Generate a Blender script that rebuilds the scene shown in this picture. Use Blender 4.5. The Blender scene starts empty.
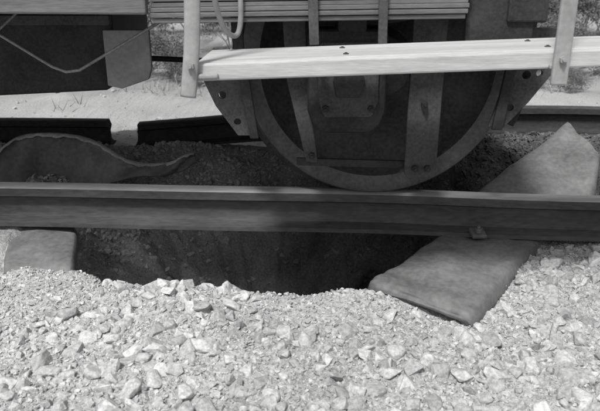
import bpy, bmesh, math, random
import numpy as np
from mathutils import Vector, Matrix
random.seed(7); RNG=np.random.default_rng(7)
scene=bpy.context.scene
col=scene.collection

# ------------------------------------------------------------ noise
_G=np.random.default_rng(3).random((8,256,256))
def vnoise(x,y,s=0):
    xi=np.floor(x).astype(int); yi=np.floor(y).astype(int)
    fx=x-xi; fy=y-yi; fx=fx*fx*(3-2*fx); fy=fy*fy*(3-2*fy)
    g=_G[s%8]; a=g[xi%256,yi%256]; b=g[(xi+1)%256,yi%256]; c=g[xi%256,(yi+1)%256]; d=g[(xi+1)%256,(yi+1)%256]
    return (a*(1-fx)+b*fx)*(1-fy)+(c*(1-fx)+d*fx)*fy
def fbm(x,y,o=4,s=0):
    t=0;a=.5;n=0
    for i in range(o):
        t=t+a*vnoise(x*2**i+13.7*i,y*2**i+7.1*i,s+i); n+=a; a*=.5
    return t/n
def sm(a,b,x):
    t=np.clip((x-a)/(b-a),0,1); return t*t*(3-2*t)

# ------------------------------------------------------------ terrain
def crater_r(x,y):
    sy=np.where(y<.18,.51,.72)
    r=np.sqrt(((x+.12)/.73)**2+((y-.18)/sy)**2)
    return r*(1+.20*(fbm(x*3.1+5,y*3.1+9,3,2)-.5)+.05*(fbm(x*14,y*14,3,5)-.5))
def H(x,y):
    x=np.asarray(x,float); y=np.asarray(y,float)
    fg=-.172+.05*sm(.72,1.1,x)+.012*sm(-.9,-1.3,x)
    mid=-.125+.04*sm(.3,.6,y)*(.5+fbm(x*2,y*2,2,1))+0*x
    mid=mid-.05*sm(.85,1.0,y)
    h=fg+(mid-fg)*sm(-.14,.12,y)
    h=h+.085*sm(.30,.65,x)*sm(.15,.5,y)*sm(1.0,.7,y)
    h=h-.03*sm(1.02,1.15,y)
    h=h+(-.30-h)*sm(1.2,2.3,y)
    far=np.maximum(y-5,0)
    h=h+.018*far*sm(5,30,y)+.25*(fbm(x*.25,y*.25,3,4)-.5)*sm(3,9,y)+np.minimum(far*.03,14)*sm(60,250,y)
    behind=np.maximum(-y-2,0)
    h=h-.3*sm(0,4,behind)
    r=crater_r(x,y)
    q=np.clip((1.06-r)/.84,0,1)
    front=np.where(y<.18,(q*q*(3-2*q))**.66,q**1.0)
    h=h-.68*front
    h=h+.018*np.exp(-((r-1.17)/.12)**2)
    amp=np.where((y>.15)&(y<1.0),.035,.06)
    h=h+amp*(fbm(x*6,y*6,4,1)-.5)*1.0*(1-.6*sm(.9,1.0,y)*sm(1.5,1.3,y))+.014*(fbm(x*38,y*38,2,5)-.5)
    inside=sm(1,.8,r)
    ang=np.arctan2(y-.18,x+.12)
    h=h+inside*(.14*(fbm(x*8+3,y*8,5,6)-.5)+.09*(fbm(ang*9,r*2.5,3,2)-.5))
    d=np.abs((x-.32)*.79-(y+.40)*(-.61)); t=(x-.32)*.61+(y+.40)*.79
    h=h-.014*sm(.17,.11,d)*sm(-.14,-.04,t)*sm(.5,.3,t)
    h=h-.02*sm(.16,.10,np.abs(x+.77))*sm(-.27,-.2,y)*sm(.1,0,y)
    # spill of ballast heaped against the torn flap
    h=h+.06*np.exp(-((x+.62)/.22)**2-((y-.30)/.12)**2)
    return h
def tone(x,y):
    r=crater_r(x,y)
    t=.415+.17*(fbm(x*3,y*3,4,3)-.5)
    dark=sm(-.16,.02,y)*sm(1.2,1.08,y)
    dk=(.27-.20*sm(.10,.45,x)*sm(1.9,1.4,x))+.16*(fbm(x*7,y*7,3,6)-.5)  # ballast right of the wheel darkened, painting in shade the sun does not give
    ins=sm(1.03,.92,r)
    dk=dk*(1-ins)+ins*((.40-.27*sm(-.50,.15,x))+.30*(fbm(x*8,y*8,4,4)-.5))  # crater light and shade painted into the soil: left lifted, right lowered
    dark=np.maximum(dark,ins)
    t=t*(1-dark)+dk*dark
    brush=sm(2.4,5,y)*(.05+.15*(fbm(x*1.3,y*1.3,4,2)>.5))
    return np.clip(t-brush,.035,.6)

def np_mesh(name,V,F,mat,tn=None,smooth=False):
    me=bpy.data.meshes.new(name)
    V=np.asarray(V,np.float32);F=np.asarray(F,np.int32);k=F.shape[1]
    me.vertices.add(len(V)); me.vertices.foreach_set("co",V.ravel())
    me.loops.add(F.size); me.loops.foreach_set("vertex_index",F.ravel())
    me.polygons.add(len(F)); me.polygons.foreach_set("loop_start",np.arange(0,F.size,k,dtype=np.int32))
    me.polygons.foreach_set("loop_total",np.full(len(F),k,np.int32))
    me.polygons.foreach_set("use_smooth",np.full(len(F),smooth))
    me.update(); me.validate()
    if tn is not None:
        a=me.attributes.new("tone",'FLOAT','POINT'); a.data.foreach_set("value",np.asarray(tn,np.float32))
    me.materials.append(mat)
    ob=bpy.data.objects.new(name,me); col.objects.link(ob); return ob

# ------------------------------------------------------------ materials
def nt(name):
    m=bpy.data.materials.new(name); m.use_nodes=True
    n=m.node_tree.nodes; l=m.node_tree.links
    return m,n,l,n["Principled BSDF"]
def tone_mat(name,bump=.5,rough=.95,fine=160,dist=.006):
    m,n,l,b=nt(name)
    at=n.new("ShaderNodeAttribute"); at.attribute_name="tone"
    tc=n.new("ShaderNodeTexCoord")
    n1=n.new("ShaderNodeTexNoise"); n1.inputs["Scale"].default_value=fine; n1.inputs["Detail"].default_value=3
    n1.inputs["Roughness"].default_value=.7
    l.new(tc.outputs["Object"],n1.inputs["Vector"])
    r1=n.new("ShaderNodeMapRange"); r1.inputs[1].default_value=.3; r1.inputs[2].default_value=.7; r1.inputs[3].default_value=.64; r1.inputs[4].default_value=1.32
    l.new(n1.outputs["Fac"],r1.inputs[0])
    m2=n.new("ShaderNodeMath"); m2.operation='MULTIPLY'; l.new(r1.outputs[0],m2.inputs[0]); l.new(at.outputs["Fac"],m2.inputs[1])
    l.new(m2.outputs[0],b.inputs["Base Color"])
    b.inputs["Roughness"].default_value=rough; b.inputs["Specular IOR Level"].default_value=.1
    bp=n.new("ShaderNodeBump"); bp.inputs["Strength"].default_value=bump; bp.inputs["Distance"].default_value=dist
    l.new(n1.outputs["Fac"],bp.inputs["Height"]); l.new(bp.outputs[0],b.inputs["Normal"])
    return m
def metal(name,c0,c1,scale=9,rough=.7,met=.0,bump=.3,stretch=(1,1,1),dist=.002,spec=.3,fine=.45):
    m,n,l,b=nt(name)
    tc=n.new("ShaderNodeTexCoord"); mp=n.new("ShaderNodeMapping"); mp.inputs["Scale"].default_value=stretch
    l.new(tc.outputs["Object"],mp.inputs["Vector"])
    n1=n.new("ShaderNodeTexNoise"); n1.inputs["Scale"].default_value=scale; n1.inputs["Detail"].default_value=5; n1.inputs["Roughness"].default_value=.68
    n2=n.new("ShaderNodeTexNoise"); n2.inputs["Scale"].default_value=scale*16; n2.inputs["Detail"].default_value=2
    for t in (n1,n2): l.new(mp.outputs[0],t.inputs["Vector"])
    mx=n.new("ShaderNodeMath"); mx.operation='MULTIPLY_ADD'; mx.inputs[1].default_value=fine; l.new(n2.outputs["Fac"],mx.inputs[0]); l.new(n1.outputs["Fac"],mx.inputs[2])
    cr=n.new("ShaderNodeMapRange"); cr.inputs[1].default_value=.34+fine*.45; cr.inputs[2].default_value=.68+fine*.55; cr.inputs[3].default_value=c0; cr.inputs[4].default_value=c1
    l.new(mx.outputs[0],cr.inputs[0]); l.new(cr.outputs[0],b.inputs["Base Color"])
    b.inputs["Roughness"].default_value=rough; b.inputs["Metallic"].default_value=met; b.inputs["Specular IOR Level"].default_value=spec
    bp=n.new("ShaderNodeBump"); bp.inputs["Strength"].default_value=bump; bp.inputs["Distance"].default_value=dist
    l.new(mx.outputs[0],bp.inputs["Height"]); l.new(bp.outputs[0],b.inputs["Normal"])
    return m
M_ground=tone_mat("ground_dirt",1.0,dist=.010,fine=110)
M_stone=tone_mat("crushed_stone",.6,fine=110,dist=.004)
M_rail=metal("rusty_rail",.04,.085,7,.65,.05,.3,(.25,1,1))
M_railfar=metal("rusty_rail_shade_painted",.03,.06,7,.9,.0,.4,(.4,1,1),spec=.05)  # rail rust darkened for the far rail, wagon shadow painted into its colour
M_railtop=metal("worn_rail_head",.24,.42,6,.42,.3,.15,(.1,1,1))
M_wheel=metal("grimy_wheel_steel",.028,.072,6,.6,.1,.3)
M_tread=metal("wheel_tread",.06,.12,6,.5,.3,.3)
M_frame=metal("dark_frame_steel",.018,.045,8,.7,.0,.4)
M_frame2=metal("dusty_frame_steel",.038,.085,8,.8,.0,.4)
M_sleeper=metal("sleeper_steel",.10,.21,4,.65,.05,.5,dist=.003,fine=.3)
M_plate=metal("burnt_sleeper_steel",.075,.16,4,.65,.05,.5,dist=.003,fine=.3)
M_lip=metal("pale_sleeper_edge",.18,.36,9,.6,.05,.5,dist=.002,fine=.4)  # paler steel for the flap lip and the truss rods
M_wood=metal("weathered_step_wood",.34,.52,4,.85,0,.35,(.5,6,6),dist=.002,fine=.35)
M_plank=metal("painted_plank",.10,.18,5,.8,0,.3,(.4,4,4))
M_strap=metal("pale_painted_steel",.22,.36,5,.7,0,.25,fine=.25)
M_leaf=metal("scrub_leaf",.07,.16,6,.8,0,0)
M_twig=metal("dry_twig",.18,.32,8,.9,0,0)
M_grass=metal("dry_grass_blade",.20,.36,3,.9,0,0)

# ------------------------------------------------------------ ground sheet
def axis(lo,hi,step,far,n):
    c=np.arange(lo,hi+step/2,step); g=np.geomspace(step*1.5,far,n)
    g=np.cumsum(np.diff(np.concatenate([[0],g])))
    return np.concatenate([(lo-g)[::-1],c,hi+g])
gx=axis(-1.7,1.7,.008,450,85); gy=axis(-1.2,1.7,.008,450,85)
X,Y=np.meshgrid(gx,gy); Z=H(X,Y)
nx,ny=len(gx),len(gy)
idx=np.arange(nx*ny).reshape(ny,nx)
F=np.stack([idx[:-1,:-1],idx[:-1,1:],idx[1:,1:],idx[1:,:-1]],-1).reshape(-1,4)
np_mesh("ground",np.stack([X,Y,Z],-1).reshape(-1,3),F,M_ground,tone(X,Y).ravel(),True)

# ------------------------------------------------------------ stones
def hull_variant(npts,bev,seed):
    rg=random.Random(seed); bm=bmesh.new()
    for i in range(npts):
        v=Vector((rg.gauss(0,1),rg.gauss(0,1),rg.gauss(0,1))).normalized()*rg.uniform(.75,1.05)
        v.x*=rg.uniform(.95,1.05); v.y*=.8; v.z*=.66
        bm.verts.new(v)
    r=bmesh.ops.convex_hull(bm,input=bm.verts)
    bmesh.ops.delete(bm,geom=[e for e in bm.verts if not e.link_faces],context='VERTS')
    if bev:
        bmesh.ops.bevel(bm,geom=list(bm.edges)+list(bm.verts),offset=.10,segments=1,affect='EDGES',clamp_overlap=True)
    bmesh.ops.triangulate(bm,faces=bm.faces); bm.normal_update()
    bm.verts.index_update()
    V=np.array([v.co[:] for v in bm.verts]); Fc=np.array([[v.index for v in f.verts] for f in bm.faces]); bm.free()
    return V,Fc
BIG=[hull_variant(16,True,i) for i in range(18)]
SML=[hull_variant(10,False,50+i) for i in range(14)]
def in_quad(px,py,q,m=.0):
    ins=np.ones(len(px),bool); n=len(q)
    for i in range(n):
        a=q[i];b=q[(i+1)%n]; L=math.hypot(b[0]-a[0],b[1]-a[1])
        ins&=((b[0]-a[0])*(py-a[1])-(b[1]-a[1])*(px-a[0]))/L>=-m
    return ins
Q1=[(.185,-.375),(.425,-.53),(.67,-.17),(.98,.11),(1.09,.33),(1.04,.56),(.60,.22)]
Q2=[(-.86,-.25),(-.64,-.25),(-.73,.05),(-1.0,.05)]
def scatter(name,n,xr,yr,smin,smax,power,variants,tfun,keep=None,sink=.25):
    px=RNG.uniform(*xr,n); py=RNG.uniform(*yr,n)
    s=smin*(smax/smin)**(RNG.random(n)**power)
    k=~(in_quad(px,py,Q1,s*.8)|in_quad(px,py,Q2,s*.5))
    k&=~((np.abs(py-0)<.07+s)&(s>.012)&(crater_r(px,py)>.95))
    k&=~((np.abs(py-1.06)<.06+s)&(s>.004))
    if keep is not None: k&=keep(px,py,s)
    px,py,s=px[k],py[k],s[k]; n=len(px)
    pz=H(px,py)+s*sink
    VV=[];FF=[];TT=[];off=0
    vi=RNG.integers(0,len(variants),n)
    for v in range(len(variants)):
        sel=np.where(vi==v)[0]
        if len(sel)==0: continue
        V,Fc=variants[v]; m=len(sel)
        a=RNG.uniform(0,2*np.pi,m); t=RNG.normal(0,.4,m); t2=RNG.normal(0,.4,m)
        ca,sa,ct,st,cu,su=np.cos(a),np.sin(a),np.cos(t),np.sin(t),np.cos(t2),np.sin(t2)
        P=np.repeat(V[None],m,0)*s[sel][:,None,None]
        P=P*RNG.uniform(.72,1.28,(m,1,3))
        x,y,z=P[...,0],P[...,1],P[...,2]
        y,z=y*ct[:,None]-z*st[:,None],y*st[:,None]+z*ct[:,None]
        x,z=x*cu[:,None]+z*su[:,None],-x*su[:,None]+z*cu[:,None]
        x,y=x*ca[:,None]-y*sa[:,None],x*sa[:,None]+y*ca[:,None]
        P=np.stack([x+px[sel][:,None],y+py[sel][:,None],z+pz[sel][:,None]],-1)
        VV.append(P.reshape(-1,3))
        FF.append((Fc[None]+(np.arange(m)*len(V))[:,None,None]+off).reshape(-1,3)); off+=m*len(V)
        tt=tfun(px[sel],py[sel])*RNG.uniform(.72,1.22,m)
        TT.append(np.repeat(tt,len(V)))
    return np_mesh(name,np.concatenate(VV),np.concatenate(FF),M_stone,np.concatenate(TT))
def dens(x,y): return fbm(x*2.6,y*2.6,4,7)+.10*sm(.1,.8,x)-.10*sm(-.45,-.2,y)*sm(.5,.2,x)+.05*sm(-.6,-.9,y)
fgk=lambda x,y,s:(crater_r(x,y)>.99)&((dens(x,y)>.47)|((s<.014)&(dens(x,y)>.36)))
scatter("crushed_stone_rubble",12500,(-1.9,1.9),(-1.5,-.05),.007,.036,2.1,BIG,tone,fgk,.08)
scatter("loose_gravel",60000,(-1.6,1.6),(-1.25,-.02),.0028,.0095,1.5,SML,tone,lambda x,y,s:(crater_r(x,y)>.95),.15)
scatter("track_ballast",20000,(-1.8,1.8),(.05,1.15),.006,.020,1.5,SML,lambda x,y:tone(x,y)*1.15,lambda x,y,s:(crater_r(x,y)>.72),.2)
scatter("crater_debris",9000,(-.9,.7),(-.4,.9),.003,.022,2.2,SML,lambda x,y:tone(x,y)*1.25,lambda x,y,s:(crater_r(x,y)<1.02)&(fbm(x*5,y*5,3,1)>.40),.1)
scatter("field_stones",2500,(-6,6),(1.3,9),.01,.04,2.4,SML,lambda x,y:tone(x,y),None,.1)

# ------------------------------------------------------------ mesh helpers
def empty(name,loc=(0,0,0)):
    e=bpy.data.objects.new(name,None); e.location=loc; col.objects.link(e); return e
def obj(name,V,F,mat,parent=None,bevel=0,smooth=False,solid=0,seg=2):
    me=bpy.data.meshes.new(name); me.from_pydata([tuple(v) for v in V],[],[tuple(f) for f in F]); 
    bm=bmesh.new(); bm.from_mesh(me); bmesh.ops.recalc_face_normals(bm,faces=bm.faces); bm.to_mesh(me); bm.free()
    me.materials.append(mat)
    for p in me.polygons: p.use_smooth=smooth
    ob=bpy.data.objects.new(name,me); col.objects.link(ob)
    if parent: ob.parent=parent
    if solid:
        s=ob.modifiers.new("s",'SOLIDIFY'); s.thickness=solid; s.offset=-1
    if bevel:
        b=ob.modifiers.new("b",'BEVEL'); b.width=bevel; b.segments=seg; b.limit_method='ANGLE'; b.angle_limit=math.radians(35)
    return ob
def box(name,c,s,mat,parent=None,bevel=.004,rot=(0,0,0)):
    x,y,z=[k/2 for k in s]
    V=[(-x,-y,-z),(x,-y,-z),(x,y,-z),(-x,y,-z),(-x,-y,z),(x,-y,z),(x,y,z),(-x,y,z)]
    F=[(0,3,2,1),(4,5,6,7),(0,1,5,4),(1,2,6,5),(2,3,7,6),(3,0,4,7)]
    R=Matrix.Rotation(rot[2],3,'Z')@Matrix.Rotation(rot[1],3,'Y')@Matrix.Rotation(rot[0],3,'X')
    return obj(name,[R@Vector(v)+Vector(c) for v in V],F,mat,parent,bevel)
def plate(name,poly,y,th,mat,parent=None,bevel=.002,holes=()):
    n=len(poly)
    V=[(p[0],y,p[1]) for p in poly]+[(p[0],y+th,p[1]) for p in poly]
    F=[tuple(range(n)),tuple(range(2*n-1,n-1,-1))]+[(i,(i+1)%n,n+(i+1)%n,n+i) for i in range(n)]
    ob=obj(name,V,F,mat,parent,bevel)
    for (hx,hz,hr) in holes:
        bm=bmesh.new(); bmesh.ops.create_cone(bm,cap_ends=True,segments=20,radius1=hr,radius2=hr,depth=th*4,matrix=Matrix.Translation((hx,y+th/2,hz))@Matrix.Rotation(math.pi/2,4,'X'))
        me=bpy.data.meshes.new("cut"); bm.to_mesh(me); bm.free(); c=bpy.data.objects.new("cut",me); col.objects.link(c)
        md=ob.modifiers.new("h",'BOOLEAN'); md.operation='DIFFERENCE'; md.object=c; md.solver='EXACT'
    if holes:
        dg=bpy.context.evaluated_depsgraph_get(); me2=bpy.data.meshes.new_from_object(ob.evaluated_get(dg))
        ob.modifiers.clear(); ob.data=me2
        for c in [o for o in list(bpy.data.objects) if o.name.startswith("cut")]: bpy.data.objects.remove(c)
    return ob
def tube(name,pts,r,mat,parent=None,n=10,flat=None):
    pts=[Vector(p) for p in pts]; V=[];F=[]
    rr=r if isinstance(r,(list,tuple)) else [r]*len(pts)
    for i,p in enumerate(pts):
        d=(pts[min(i+1,len(pts)-1)]-pts[max(i-1,0)]).normalized()
        a=d.cross(Vector((0,1,0.01))).normalized(); b=d.cross(a).normalized()
        for k in range(n):
            t=2*math.pi*k/n
            V.append(p+(a*math.cos(t)*(flat[0] if flat else 1)+b*math.sin(t)*(flat[1] if flat else 1))*rr[i])
    for i in range(len(pts)-1):
        for k in range(n): F.append((i*n+k,i*n+(k+1)%n,(i+1)*n+(k+1)%n,(i+1)*n+k))
    F.append(tuple(range(n))[::-1]); F.append(tuple(range((len(pts)-1)*n,len(pts)*n)))
    return obj(name,V,F,mat,parent,0,True)
def smooth_path(ctrl,n):
    out=[];c=[np.array(p,float) for p in ctrl]; c=[2*c[0]-c[1]]+c+[2*c[-1]-c[-2]]
    for i in range(1,len(c)-2):
        for k in range(n):
            t=k/n; p0,p1,p2,p3=c[i-1:i+3]
            out.append(.5*((2*p1)+(-p0+p2)*t+(2*p0-5*p1+4*p2-p3)*t*t+(-p0+3*p1-3*p2+p3)*t**3))
    out.append(c[-2]); return out
def lathe(name,prof,cx,cy,cz,mat,parent,seg=96,flip=1,mat2=None,rng=None):
    V=[];F=[];n=len(prof)
    for k in range(seg):
        a=2*math.pi*k/seg
        for r,y in prof: V.append((cx+r*math.cos(a),cy+flip*y,cz+r*math.sin(a)))
    for k in range(seg):
        for i in range(n-1):
            F.append((k*n+i,k*n+i+1,((k+1)%seg)*n+i+1,((k+1)%seg)*n+i))
    ob=obj(name,V,F,mat,parent,0,True)
    if mat2:
        ob.data.materials.append(mat2)
        for j,p in enumerate(ob.data.polygons):
            if rng[0]<=j%(n-1)<rng[1]: p.material_index=1
    m=ob.modifiers.new("e",'EDGE_SPLIT'); m.split_angle=math.radians(40)
    return ob
def bolt(name,c,r,parent,mat,ax='Y',h=.014):
    bm=bmesh.new(); R=Matrix.Rotation(math.pi/2,4,'X') if ax=='Y' else Matrix.Identity(4)
    bmesh.ops.create_cone(bm,cap_ends=True,segments=6,radius1=r,radius2=r*.95,depth=h,matrix=Matrix.Translation(c)@R@Matrix.Rotation(random.random(),4,'Z'))
    bmesh.ops.create_cone(bm,cap_ends=True,segments=12,radius1=r*.5,radius2=r*.45,depth=h*2.0,matrix=Matrix.Translation(c)@R)
    me=bpy.data.meshes.new(name); bm.to_mesh(me); bm.free(); me.materials.append(mat)
    o=bpy.data.objects.new(name,me); col.objects.link(o); o.parent=parent; return o

# ------------------------------------------------------------ rails
RP=[(-.022,0),(-.0,.0015),(.022,0),(.030,-.005),(.0315,-.030),(.011,-.040),(.008,-.055),(.008,-.090),(.014,-.102),(.052,-.112),(.054,-.124),
    (-.054,-.124),(-.052,-.112),(-.014,-.102),(-.008,-.090),(-.008,-.055),(-.011,-.040),(-.0315,-.030),(-.030,-.005)]
def rail(name,ctrl,n=14,jag=(0,0),mat=None):
    P=smooth_path(ctrl,n); V=[];F=[];m=len(RP)
    for i,p in enumerate(P):
        d=P[min(i+1,len(P)-1)]-P[max(i-1,0)]; d/=np.linalg.norm(d); s=np.array([-d[1],d[0],0]); s/=np.linalg.norm(s)
        for k,(a,b) in enumerate(RP):
            q=np.array(p[:3])+s*a+np.array([0,0,b])
            if i==0: q[0]+=jag[0]*(b/.12)+.004*math.sin(k*2.3)*(jag[0]!=0)
            if i==len(P)-1: q[0]+=jag[1]*(b/.12)+.004*math.sin(k*1.7)*(jag[1]!=0)
            V.append(tuple(q))
    for i in range(len(P)-1):
        for k in range(m): F.append((i*m+k,i*m+(k+1)%m,(i+1)*m+(k+1)%m,(i+1)*m+k))
    F.append(tuple(range(m))); F.append(tuple(range((len(P)-1)*m,len(P)*m)))
    ob=obj(name,V,F,mat or M_rail,None,0,True)
    ob.data.materials.append(M_railtop if mat is None else M_rail)
    for j,p in enumerate(ob.data.polygons):
        if j<(len(P)-1)*m and j%m in (0,1,18): p.material_index=1
    e=ob.modifiers.new("e",'EDGE_SPLIT'); e.split_angle=math.radians(38)
    return ob
rail("steel_rail",[(-14,.25,.0),(-5,.10,.005),(-2,.05,.008),(-.95,.034,.004),(-.3,.008,.0),(.25,-.012,-.003),(.9,-.055,-.012),(2,-.10,-.012),(5,-.12,0),(14,-.1,0)])
rail("broken_steel_rail",[(-14,1.10,-.02),(-5,1.07,-.01),(-2,1.06,0),(-1.4,1.055,.002),(-.90,1.045,0)],jag=(0,-.012),mat=M_railfar)
rail("broken_steel_rail",[(-.755,1.03,-.012),(-.5,1.05,.005),(-.15,1.07,.028),(.4,1.08,.045),(1.2,1.08,.055),(2.2,1.08,.03),(5,1.07,0),(14,1.07,0)],jag=(.016,0),mat=M_railfar)

# ------------------------------------------------------------ steel sleepers
def strip_sleeper(name,secs,parent=None,flange=.035,n=8,warp=.006,mat=None,crease=0,grow=0):
    Ls=smooth_path([s[0] for s in secs],n); Rs=smooth_path([s[1] for s in secs],n)
    prof=[(-.04,-1),(-.02,-.6),(0,-.18),(.025,-.04),(.08,.02),(.19,.05),(.3,.08),(.4,.09),(.5,.10),(.6,.09),(.7,.08),(.81,.05),(.92,.02),(.975,-.04),(1.0,-.18),(1.02,-.6),(1.04,-1)]
    V=[];F=[];m=len(prof)
    for i,(a,b) in enumerate(zip(Ls,Rs)):
        d=(Ls[min(i+1,len(Ls)-1)]-Ls[max(i-1,0)]); d/=np.linalg.norm(d); w=b-a
        nn=np.cross(w,d); nn/=np.linalg.norm(nn); 
        if nn[2]<0: nn=-nn
        g=crease+grow*float(sm(.55,.9,i/len(Ls)))
        for k,(t,h) in enumerate(prof):
            tt=min(max(t,0),1)
            q=a+w*t+nn*(h*flange)+nn*warp*(math.sin(i*.5+t*3)*.5+math.sin(i*.23+t*5))*.6
            q=q+nn*g*(float(fbm(np.array(i*.22),np.array(tt*3.),3,1))-.5)*2
            V.append(tuple(q))
    for i in range(len(Ls)-1):
        for k in range(m-1): F.append((i*m+k,i*m+k+1,(i+1)*m+k+1,(i+1)*m+k))
    ob=obj(name,V,F,mat or M_sleeper,parent,0,True,solid=.009)
    b=ob.modifiers.new("b",'BEVEL'); b.width=.0015; b.segments=2; b.limit_method='ANGLE'; b.angle_limit=math.radians(50)
    return ob
sl=empty("bent_steel_sleeper")
strip_sleeper("trough",[((.190,-.380,-.158),(.412,-.535,-.172)),((.205,-.358,-.144),(.432,-.508,-.157)),((.26,-.295,-.137),(.482,-.435,-.146)),
   ((.33,-.21,-.136),(.555,-.33,-.144)),((.42,-.11,-.140),(.65,-.19,-.146)),((.53,.06,-.140),(.80,-.01,-.146)),((.655,.23,-.065),(.97,.13,-.09)),((.85,.39,.010),(1.04,.25,-.035)),((1.045,.54,.085),(1.085,.34,.02))],sl,flange=.034,crease=.012,grow=.010)
box("rail_clip",(.545,-.098,-.112),(.045,.045,.012),M_plate,sl,.003,(0.25,0,.1))
bolt("clip_bolt",(.545,-.104,-.100),.012,sl,M_plate,'Z',.014)
box("rail_clip_inner",(.60,.045,-.114),(.05,.045,.012),M_plate,sl,.003,(-.25,0,.1))
sl2=empty("torn_steel_sleeper")
strip_sleeper("trough",[((-.845,-.27,-.195),(-.655,-.275,-.20)),((-.855,-.235,-.158),(-.66,-.24,-.162)),((-.885,-.15,-.142),(-.68,-.16,-.146)),((-.94,.02,-.140),(-.73,.01,-.140)),((-1.02,.2,-.145),(-.83,.2,-.15)),((-1.12,.36,-.13),(-.96,.38,-.16))],sl2,flange=.026,crease=.008)
def torn_plate():
    top=[(-1.15,.36,-.03),(-1.11,.40,.025),(-1.05,.44,.062),(-.98,.46,.068),(-.89,.46,.066),(-.80,.455,.050),(-.73,.44,.018),(-.65,.41,-.020),(-.56,.39,-.030),(-.48,.385,-.022),(-.43,.39,.002),(-.395,.41,.008)]
    bot=[(-1.10,.34,-.22),(-1.06,.36,-.22),(-1.01,.37,-.22),(-.95,.37,-.21),(-.88,.37,-.20),(-.80,.36,-.17),(-.74,.36,-.12),(-.65,.35,-.075),(-.56,.34,-.064),(-.48,.34,-.060),(-.43,.345,-.042),(-.385,.38,-.020)]
    T=smooth_path(top,6);B=smooth_path(bot,6);V=[];F=[]
    m=9
    for i,(a,b) in enumerate(zip(T,B)):
        f=1-.3*sm(.45,1,i/len(T))
        jg=.003*math.sin(i*1.9)+.003*math.sin(i*.8)
        c=[a+np.array([0,-.026,-.006+jg])*f,a+np.array([0,-.022,.002+jg])*f,a+np.array([0,-.010,.006])*f,a+np.array([0,.0,.002])*f]
        for t in (.12,.35,.6,.85,1): c.append(a*(1-t)+b*t+np.array([0,.014*math.sin(i*.3+t*4)+.012*math.sin(i*.7+t*7),.0]))
        V+= [tuple(q) for q in c]
    for i in range(len(T)-1):
        for k in range(m-1): F.append((i*m+k,i*m+k+1,(i+1)*m+k+1,(i+1)*m+k))
    ob=obj("curled_flap",V,F,M_plate,sl2,0,True,solid=.005)
    ob.data.materials.append(M_lip)
    for j,p in enumerate(ob.data.polygons):
        if j%(m-1)<3: p.material_index=1
    return ob
torn_plate()
for i,xx in enumerate((-2.9,-2.2,2.25,2.95)):
    e=empty("steel_sleeper"); 
    strip_sleeper("trough",[((xx-.11,-.5,-.23),(xx+.11,-.5,-.23)),((xx-.11,-.45,-.14),(xx+.11,-.45,-.14)),((xx-.11,.5,-.14),(xx+.11,.5,-.14)),((xx-.11,1.5,-.14),(xx+.11,1.5,-.14)),((xx-.11,1.56,-.23),(xx+.11,1.56,-.23))],e,.03,warp=0)

# ------------------------------------------------------------ wagon
W=empty("railway_wagon")
CX,CZ=.225,.398
wp=[(.0,-.10),(.06,-.10),(.078,-.092),(.088,-.06),(.10,-.03),(.15,-.010),(.20,.0),(.27,-.002),(.315,-.014),(.335,-.038),(.342,-.048),(.378,-.050),(.392,-.046),(.397,-.038),(.400,.026),(.412,.036),(.428,.044),(.430,.056),(.420,.066),(.34,.068),(.33,.045),(.27,.03),(.14,.035),(.10,.07),(.0,.07)]
lathe("wheel",wp,CX,.0,CZ,M_wheel,W,mat2=M_tread,rng=(10,15))
lathe("wheel_opposite",wp,CX,1.08,CZ+.045,M_wheel,W,flip=-1,mat2=M_tread,rng=(10,15))
tube("axle",[(CX,-.2,CZ-.005),(CX,1.3,CZ+.05)],.065,M_frame,W,20)
lathe("wheel_rear",wp,-3.2,.06,CZ+.005,M_wheel,W,mat2=M_tread,rng=(10,15))
lathe("wheel_rear_opposite",wp,-3.2,1.06,CZ+.0,M_wheel,W,flip=-1,mat2=M_tread,rng=(10,15))
tube("axle_rear",[(-3.2,-.1,CZ),(-3.2,1.25,CZ)],.065,M_frame,W,20)
o=-.025
plate("axlebox_body",[(.045+o,.50),(.045+o,.29),(.06+o,.25),(.085+o,.228),(.215+o,.228),(.24+o,.25),(.255+o,.29),(.255+o,.50)],-.225,.13,M_frame,W,.016)
plate("axlebox_lid",[(.075+o,.47),(.072+o,.32),(.09+o,.275),(.215+o,.275),(.232+o,.32),(.23+o,.47)],-.243,.017,M_frame2,W,.008)
plate("axlebox_boss",[(.12+o,.415),(.11+o,.37),(.12+o,.33),(.18+o,.33),(.195+o,.37),(.18+o,.415)],-.256,.014,M_frame,W,.005)
for sx,sz in ((.085,.455),(.22,.455),(.092,.30),(.212,.30)): bolt("lid_bolt",(sx+o,-.25,sz),.010,W,M_frame)
plate("guard_leg_right",[(.300,.72),(.296,.10),(.306,.088),(.376,.088),(.386,.10),(.392,.72)],-.175,.016,M_frame2,W,.003)
plate("guard_leg_left",[(-.06,.72),(-.035,.36),(.018,.135),(.050,.132),(.022,.36),(.005,.72)],-.175,.016,M_frame2,W,.003)
box("guard_keep_bar",(.18,-.150,.125),(.38,.014,.022),M_frame,W,.003,(0,.03,0))
for bx,bz in ((.033,.155),(.325,.118),(.36,.118),(.34,.30),(.345,.44)): bolt("guard_bolt",(bx,-.183,bz),.010,W,M_frame)
plate("hanger_bracket_left",[(-.275,.405),(-.272,.375),(-.235,.29),(-.175,.205),(-.128,.205),(-.135,.30),(-.15,.405)],-.15,.012,M_frame2,W,.002,holes=((-.215,.32,.011),(-.175,.245,.010)))
plate("hanger_rib_left",[(-.195,.85),(-.168,.85),(-.150,.45),(-.115,.20),(-.140,.20),(-.178,.45)],-.168,.014,M_frame,W,.003)
plate("hanger_bracket_right",[(.575,.50),(.565,.36),(.53,.23),(.575,.23),(.635,.30),(.695,.385),(.705,.50)],-.15,.012,M_frame2,W,.002,holes=((.62,.375,.012),(.585,.285,.010),(.655,.38,.009)))
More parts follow.
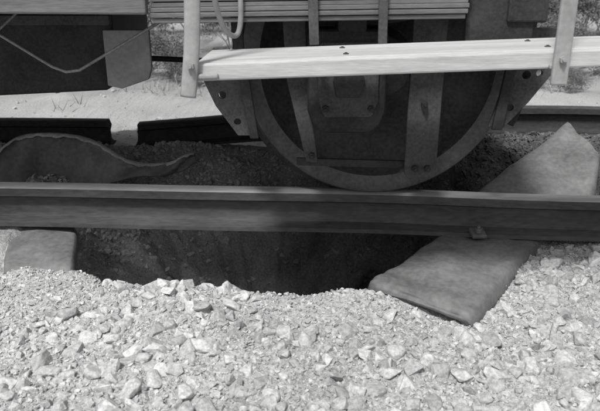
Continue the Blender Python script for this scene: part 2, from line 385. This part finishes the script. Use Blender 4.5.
plate("hanger_rib_right",[(.585,.60),(.61,.60),(.565,.225),(.535,.225)],-.168,.014,M_frame,W,.003)
for i in range(6):
    L=.42-.055*i
    pts=[(CX-.07+L*t,-.16,.60-.019*i+.05*(t**2)*(L/.42)) for t in np.linspace(-1,1,15)]
    pts=[p for p in pts if p[0]>-.13]
    V=[];F=[]
    for p in pts:
        V+=[(p[0],-.156,p[2]),(p[0],-.09,p[2]),(p[0],-.09,p[2]+.016),(p[0],-.156,p[2]+.016)]
    for k in range(len(pts)-1):
        for j in range(4): F.append((k*4+j,k*4+(j+1)%4,k*4+4+(j+1)%4,k*4+4+j))
    e=(len(pts)-1)*4
    F+= [(0,1,2,3),(e,e+1,e+2,e+3)]
    obj("spring_leaf",V,F,M_frame,W,.002)
box("spring_buckle",(.135,-.165,.545),(.075,.11,.14),M_frame,W,.006)
def shoe(name,a0,a1,cy):
    V=[];F=[];n=12
    for i in range(n+1):
        a=math.radians(a0+(a1-a0)*i/n)
        for r in (.408,.455):
            for y in (-.04,.03): V.append((CX+r*math.cos(a),cy+y,CZ+r*math.sin(a)))
    for i in range(n):
        q=i*4
        F+=[(q,q+1,q+5,q+4),(q+2,q+6,q+7,q+3),(q,q+4,q+6,q+2),(q+1,q+3,q+7,q+5)]
    F+=[(0,2,3,1),(n*4,n*4+1,n*4+3,n*4+2)]
    obj(name,V,F,M_frame,W,.003)
shoe("brake_shoe_left",180,205,0); shoe("brake_shoe_right",-25,6,0)
shoe("brake_shoe_opposite_left",180,205,1.08)
tube("brake_beam",[(-.215,-.06,.31),(-.215,1.2,.33)],.020,M_frame,W)
tube("brake_beam_right",[(.665,-.06,.34),(.665,1.2,.36)],.022,M_frame,W)
box("brake_hanger_left",(-.185,-.05,.53),(.022,.014,.40),M_frame,W,.003,(0,-.05,0))
box("brake_hanger_right",(.66,-.03,.54),(.03,.014,.40),M_frame,W,.003,(0,.02,0))
box("body_strap",(.030,-.306,.60),(.024,.012,.26),M_frame2,W,.002,(0,-.04,0))
box("body_strap_second",(.200,-.306,.60),(.022,.012,.26),M_frame2,W,.002,(0,-.02,0))
box("solebar_near",(-2.05,-.03,.70),(5.0,.06,.18),M_frame,W,.004)
box("solebar_far",(-2.05,1.12,.70),(5.0,.06,.18),M_frame,W,.004)
box("headstock",(.565,.54,.66),(.10,1.62,.28),M_frame,W,.006)
box("headstock_plate",(.50,-.250,.585),(.17,.02,.27),M_frame,W,.004)
box("rear_headstock",(-4.6,.54,.66),(.10,1.62,.28),M_frame,W,.006)
for i,xx in enumerate((-3.6,-2.7,-1.8,-.45)): box("cross_bearer",(xx,.54,.68),(.07,1.1,.14),M_frame,W,.004)
box("floor",(-2.0,.54,.82),(5.3,1.60,.05),M_frame,W,.004)
x0,x1=-.365,.41
for i in range(12):
    z=.526+i*.0125
    box("side_slat",((x0+x1)/2,-.285+RNG.uniform(-.003,.003),z+.005+RNG.uniform(-.0008,.0008)),(x1-x0+RNG.uniform(-.012,.012),.020,.0112),M_plank,W,.002,(0,-.014+RNG.uniform(-.001,.001),0))
box("side_slat_backing",(.02,-.268,.60),(.76,.010,.12),M_frame,W,.002,(0,-.014,0))
for side,yy in (("near",-.285),("far",1.365)):
    for i in range(2):
        z=.715+i*.075
        box("side_board_"+side,(-1.99,yy,z),(5.22,.022,.072),M_plank,W,.003)
box("side_sill",(-2.49,-.30,.604),(4.24,.03,.10),M_plank,W,.005,(0,.006,0))
box("step_board",(.43,-.425,.468),(1.30,.245,.026),M_wood,W,.005,(0,-.036,0))
box("step_cleat",(.432,-.560,.462),(1.305,.020,.036),M_wood,W,.004,(0,-.036,0))
tube("step_hanger_left",smooth_path([(-.190,-.582,.95),(-.205,-.582,.75),(-.213,-.582,.62),(-.220,-.582,.50),(-.230,-.582,.42),(-.234,-.582,.39)],5),.0165,M_strap,W,12,(1,.4))
tube("step_hanger_loop",smooth_path([(-.180,-.45,.80),(-.195,-.42,.66),(-.193,-.40,.58),(-.182,-.36,.52),(-.165,-.33,.495),(-.150,-.31,.50),(-.143,-.305,.55),(-.145,-.30,.66)],6),.0065,M_strap,W,10)
box("step_hanger_foot",(-.195,-.44,.432),(.05,.28,.010),M_strap,W,.003,(0,-.03,0))
box("step_hanger_right",(.536,-.584,.69),(.034,.012,.55),M_strap,W,.004,(0,.0,0))
box("step_hanger_right_foot",(.536,-.45,.452),(.04,.26,.010),M_strap,W,.003)
for bx,bz in ((.536,.468),(-.224,.455)): bolt("step_bolt",(bx,-.592,bz),.008,W,M_strap,h=.010)
for bx in (.10,.536,.95): 
    for by in (-.37,-.50): bolt("board_bolt",(bx,by,.468+.036*(bx-.43)+.013),.007,W,M_frame2,'Z',.004)
plate("equipment_box",[(-3.0,.56),(-3.0,.25),(-1.2,.247),(-.64,.275),(-.60,.30),(-.60,.56)],.20,.5,M_frame,W,.008)
plate("equipment_box_end_plate",[(-.625,.47),(-.625,.295),(-.58,.285),(-.49,.315),(-.478,.35),(-.478,.47)],.17,.02,M_strap,W,.004)
box("equipment_box_rim",(-1.9,.185,.50),(2.6,.03,.03),M_frame2,W,.003)
tube("truss_rod",[(-1.35,.02,.56),(-.98,.02,.53),(-.74,.02,.375),(-.70,.02,.36),(-.66,.02,.365),(-.38,.02,.52),(-.3,.02,.60)],.0045,M_lip,W,8)
tube("truss_rod_second",[(-1.6,.06,.44),(-1.0,.06,.40),(-.8,.06,.56)],.004,M_lip,W,8)
tube("brake_pull_rod",[(-2.4,.5,.42),(-.215,.5,.33)],.010,M_frame,W,8)

# ------------------------------------------------------------ scrub and grass
def shrub(seed,loc,size,name="dry_shrub"):
    rg=random.Random(seed); V=[];F=[];mi=[]
    def seg(p,q,r0,r1):
        d=(q-p).normalized(); a=d.orthogonal().normalized(); b=d.cross(a); o=len(V)
        for c,r in ((p,r0),(q,r1)):
            for k in range(4): t=k*math.pi/2; V.append(c+(a*math.cos(t)+b*math.sin(t))*r)
        for k in range(4): F.append((o+k,o+(k+1)%4,o+4+(k+1)%4,o+4+k)); mi.append(0)
    def grow(p,d,L,r,dep):
        q=p+d*L; seg(p,q,r,r*.65)
        if dep<=1:
            for _ in range(12):
                c=p.lerp(q,rg.random())+Vector((rg.gauss(0,1),rg.gauss(0,1),rg.gauss(0,1)))*size*.07
                u=Vector((rg.gauss(0,1),rg.gauss(0,1),rg.gauss(0,1))).normalized(); w=u.orthogonal().normalized(); s=rg.uniform(.010,.026)*size
                o=len(V); V.extend([c-u*s,c+w*s*.45,c+u*s,c-w*s*.45]); F.append((o,o+1,o+2,o+3)); mi.append(1)
        if dep>0:
            for _ in range(rg.choice((2,3,3))):
                nd=(d+Vector((rg.gauss(0,.5),rg.gauss(0,.5),rg.gauss(.1,.35)))).normalized(); grow(q,nd,L*rg.uniform(.6,.85),r*.6,dep-1)
    for _ in range(7):
        grow(Vector(loc),Vector((rg.gauss(0,.6),rg.gauss(0,.6),1)).normalized(),size*.28,.012*size,4)
    me=bpy.data.meshes.new(name); me.from_pydata([tuple(v) for v in V],[],F); me.materials.append(M_twig); me.materials.append(M_leaf)
    me.polygons.foreach_set("material_index",mi); me.update()
    o=bpy.data.objects.new(name,me); col.objects.link(o)
for i,(x,y,s) in enumerate([(-1.5,4.4,.6),(-1.1,3.9,.35),(-2.3,6.2,1.0),(-.9,6.6,.8),(-3.6,5.4,.9),(2.6,4.6,.7),(2.3,3.7,.3),(3.6,6.4,1.1),(-4.6,8.2,1.3),(.6,7.5,.9),(5.0,9,1.2),(-1.9,9.5,1.4),(2.0,10,1.3)]):
    shrub(i,(x,y,float(H(x,y))-.02),s)
n=34000
px=RNG.uniform(-8,8,n); py=RNG.uniform(2.7,13,n); k=fbm(px*1.1,py*1.1,3,5)>.45+.10*sm(4,2.9,py); px,py=px[k],py[k]; n=len(px); pz=H(px,py)
h=RNG.uniform(.03,.12,n); a=RNG.uniform(0,6.28,n); w=RNG.uniform(.003,.006,n); lx=RNG.normal(0,.05,n); ly=RNG.normal(0,.05,n)
P=np.stack([np.stack([px-np.cos(a)*w,py-np.sin(a)*w,pz],-1),np.stack([px+np.cos(a)*w,py+np.sin(a)*w,pz],-1),np.stack([px+lx,py+ly,pz+h],-1)],1)
np_mesh("dry_grass",P.reshape(-1,3),np.arange(3*n).reshape(n,3),M_grass)

# ------------------------------------------------------------ light
el=math.radians(59); az=math.radians(203)
S=Vector((math.sin(az)*math.cos(el),math.cos(az)*math.cos(el),math.sin(el)))
sd=bpy.data.lights.new("sun",'SUN'); sd.energy=3.6; sd.angle=math.radians(9); sd.color=(1,.995,.985)
so=bpy.data.objects.new("sun",sd); so.rotation_euler=S.to_track_quat('Z','Y').to_euler(); so.location=(0,0,10); col.objects.link(so)
w=bpy.data.worlds.new("World"); scene.world=w; w.use_nodes=True
n=w.node_tree.nodes; l=w.node_tree.links; bg=n["Background"]
sky=n.new("ShaderNodeTexSky"); sky.sky_type='NISHITA'; sky.sun_disc=False; sky.sun_elevation=el; sky.sun_rotation=az; sky.dust_density=3
bw=n.new("ShaderNodeRGBToBW"); l.new(sky.outputs[0],bw.inputs[0]); l.new(bw.outputs[0],bg.inputs[0]); bg.inputs[1].default_value=.145

# ------------------------------------------------------------ camera
cd=bpy.data.cameras.new("camera"); cd.sensor_width=36; cd.lens=38.4; cd.clip_start=.02; cd.clip_end=2000
cd.dof.use_dof=True; cd.dof.focus_distance=1.9; cd.dof.aperture_fstop=7
co=bpy.data.objects.new("camera",cd); co.location=(0,-1.92,.625); co.rotation_euler=(math.radians(90-19.56),0,0); col.objects.link(co); scene.camera=co
scene.view_settings.view_transform='Standard'; scene.view_settings.look='None'; scene.view_settings.exposure=0
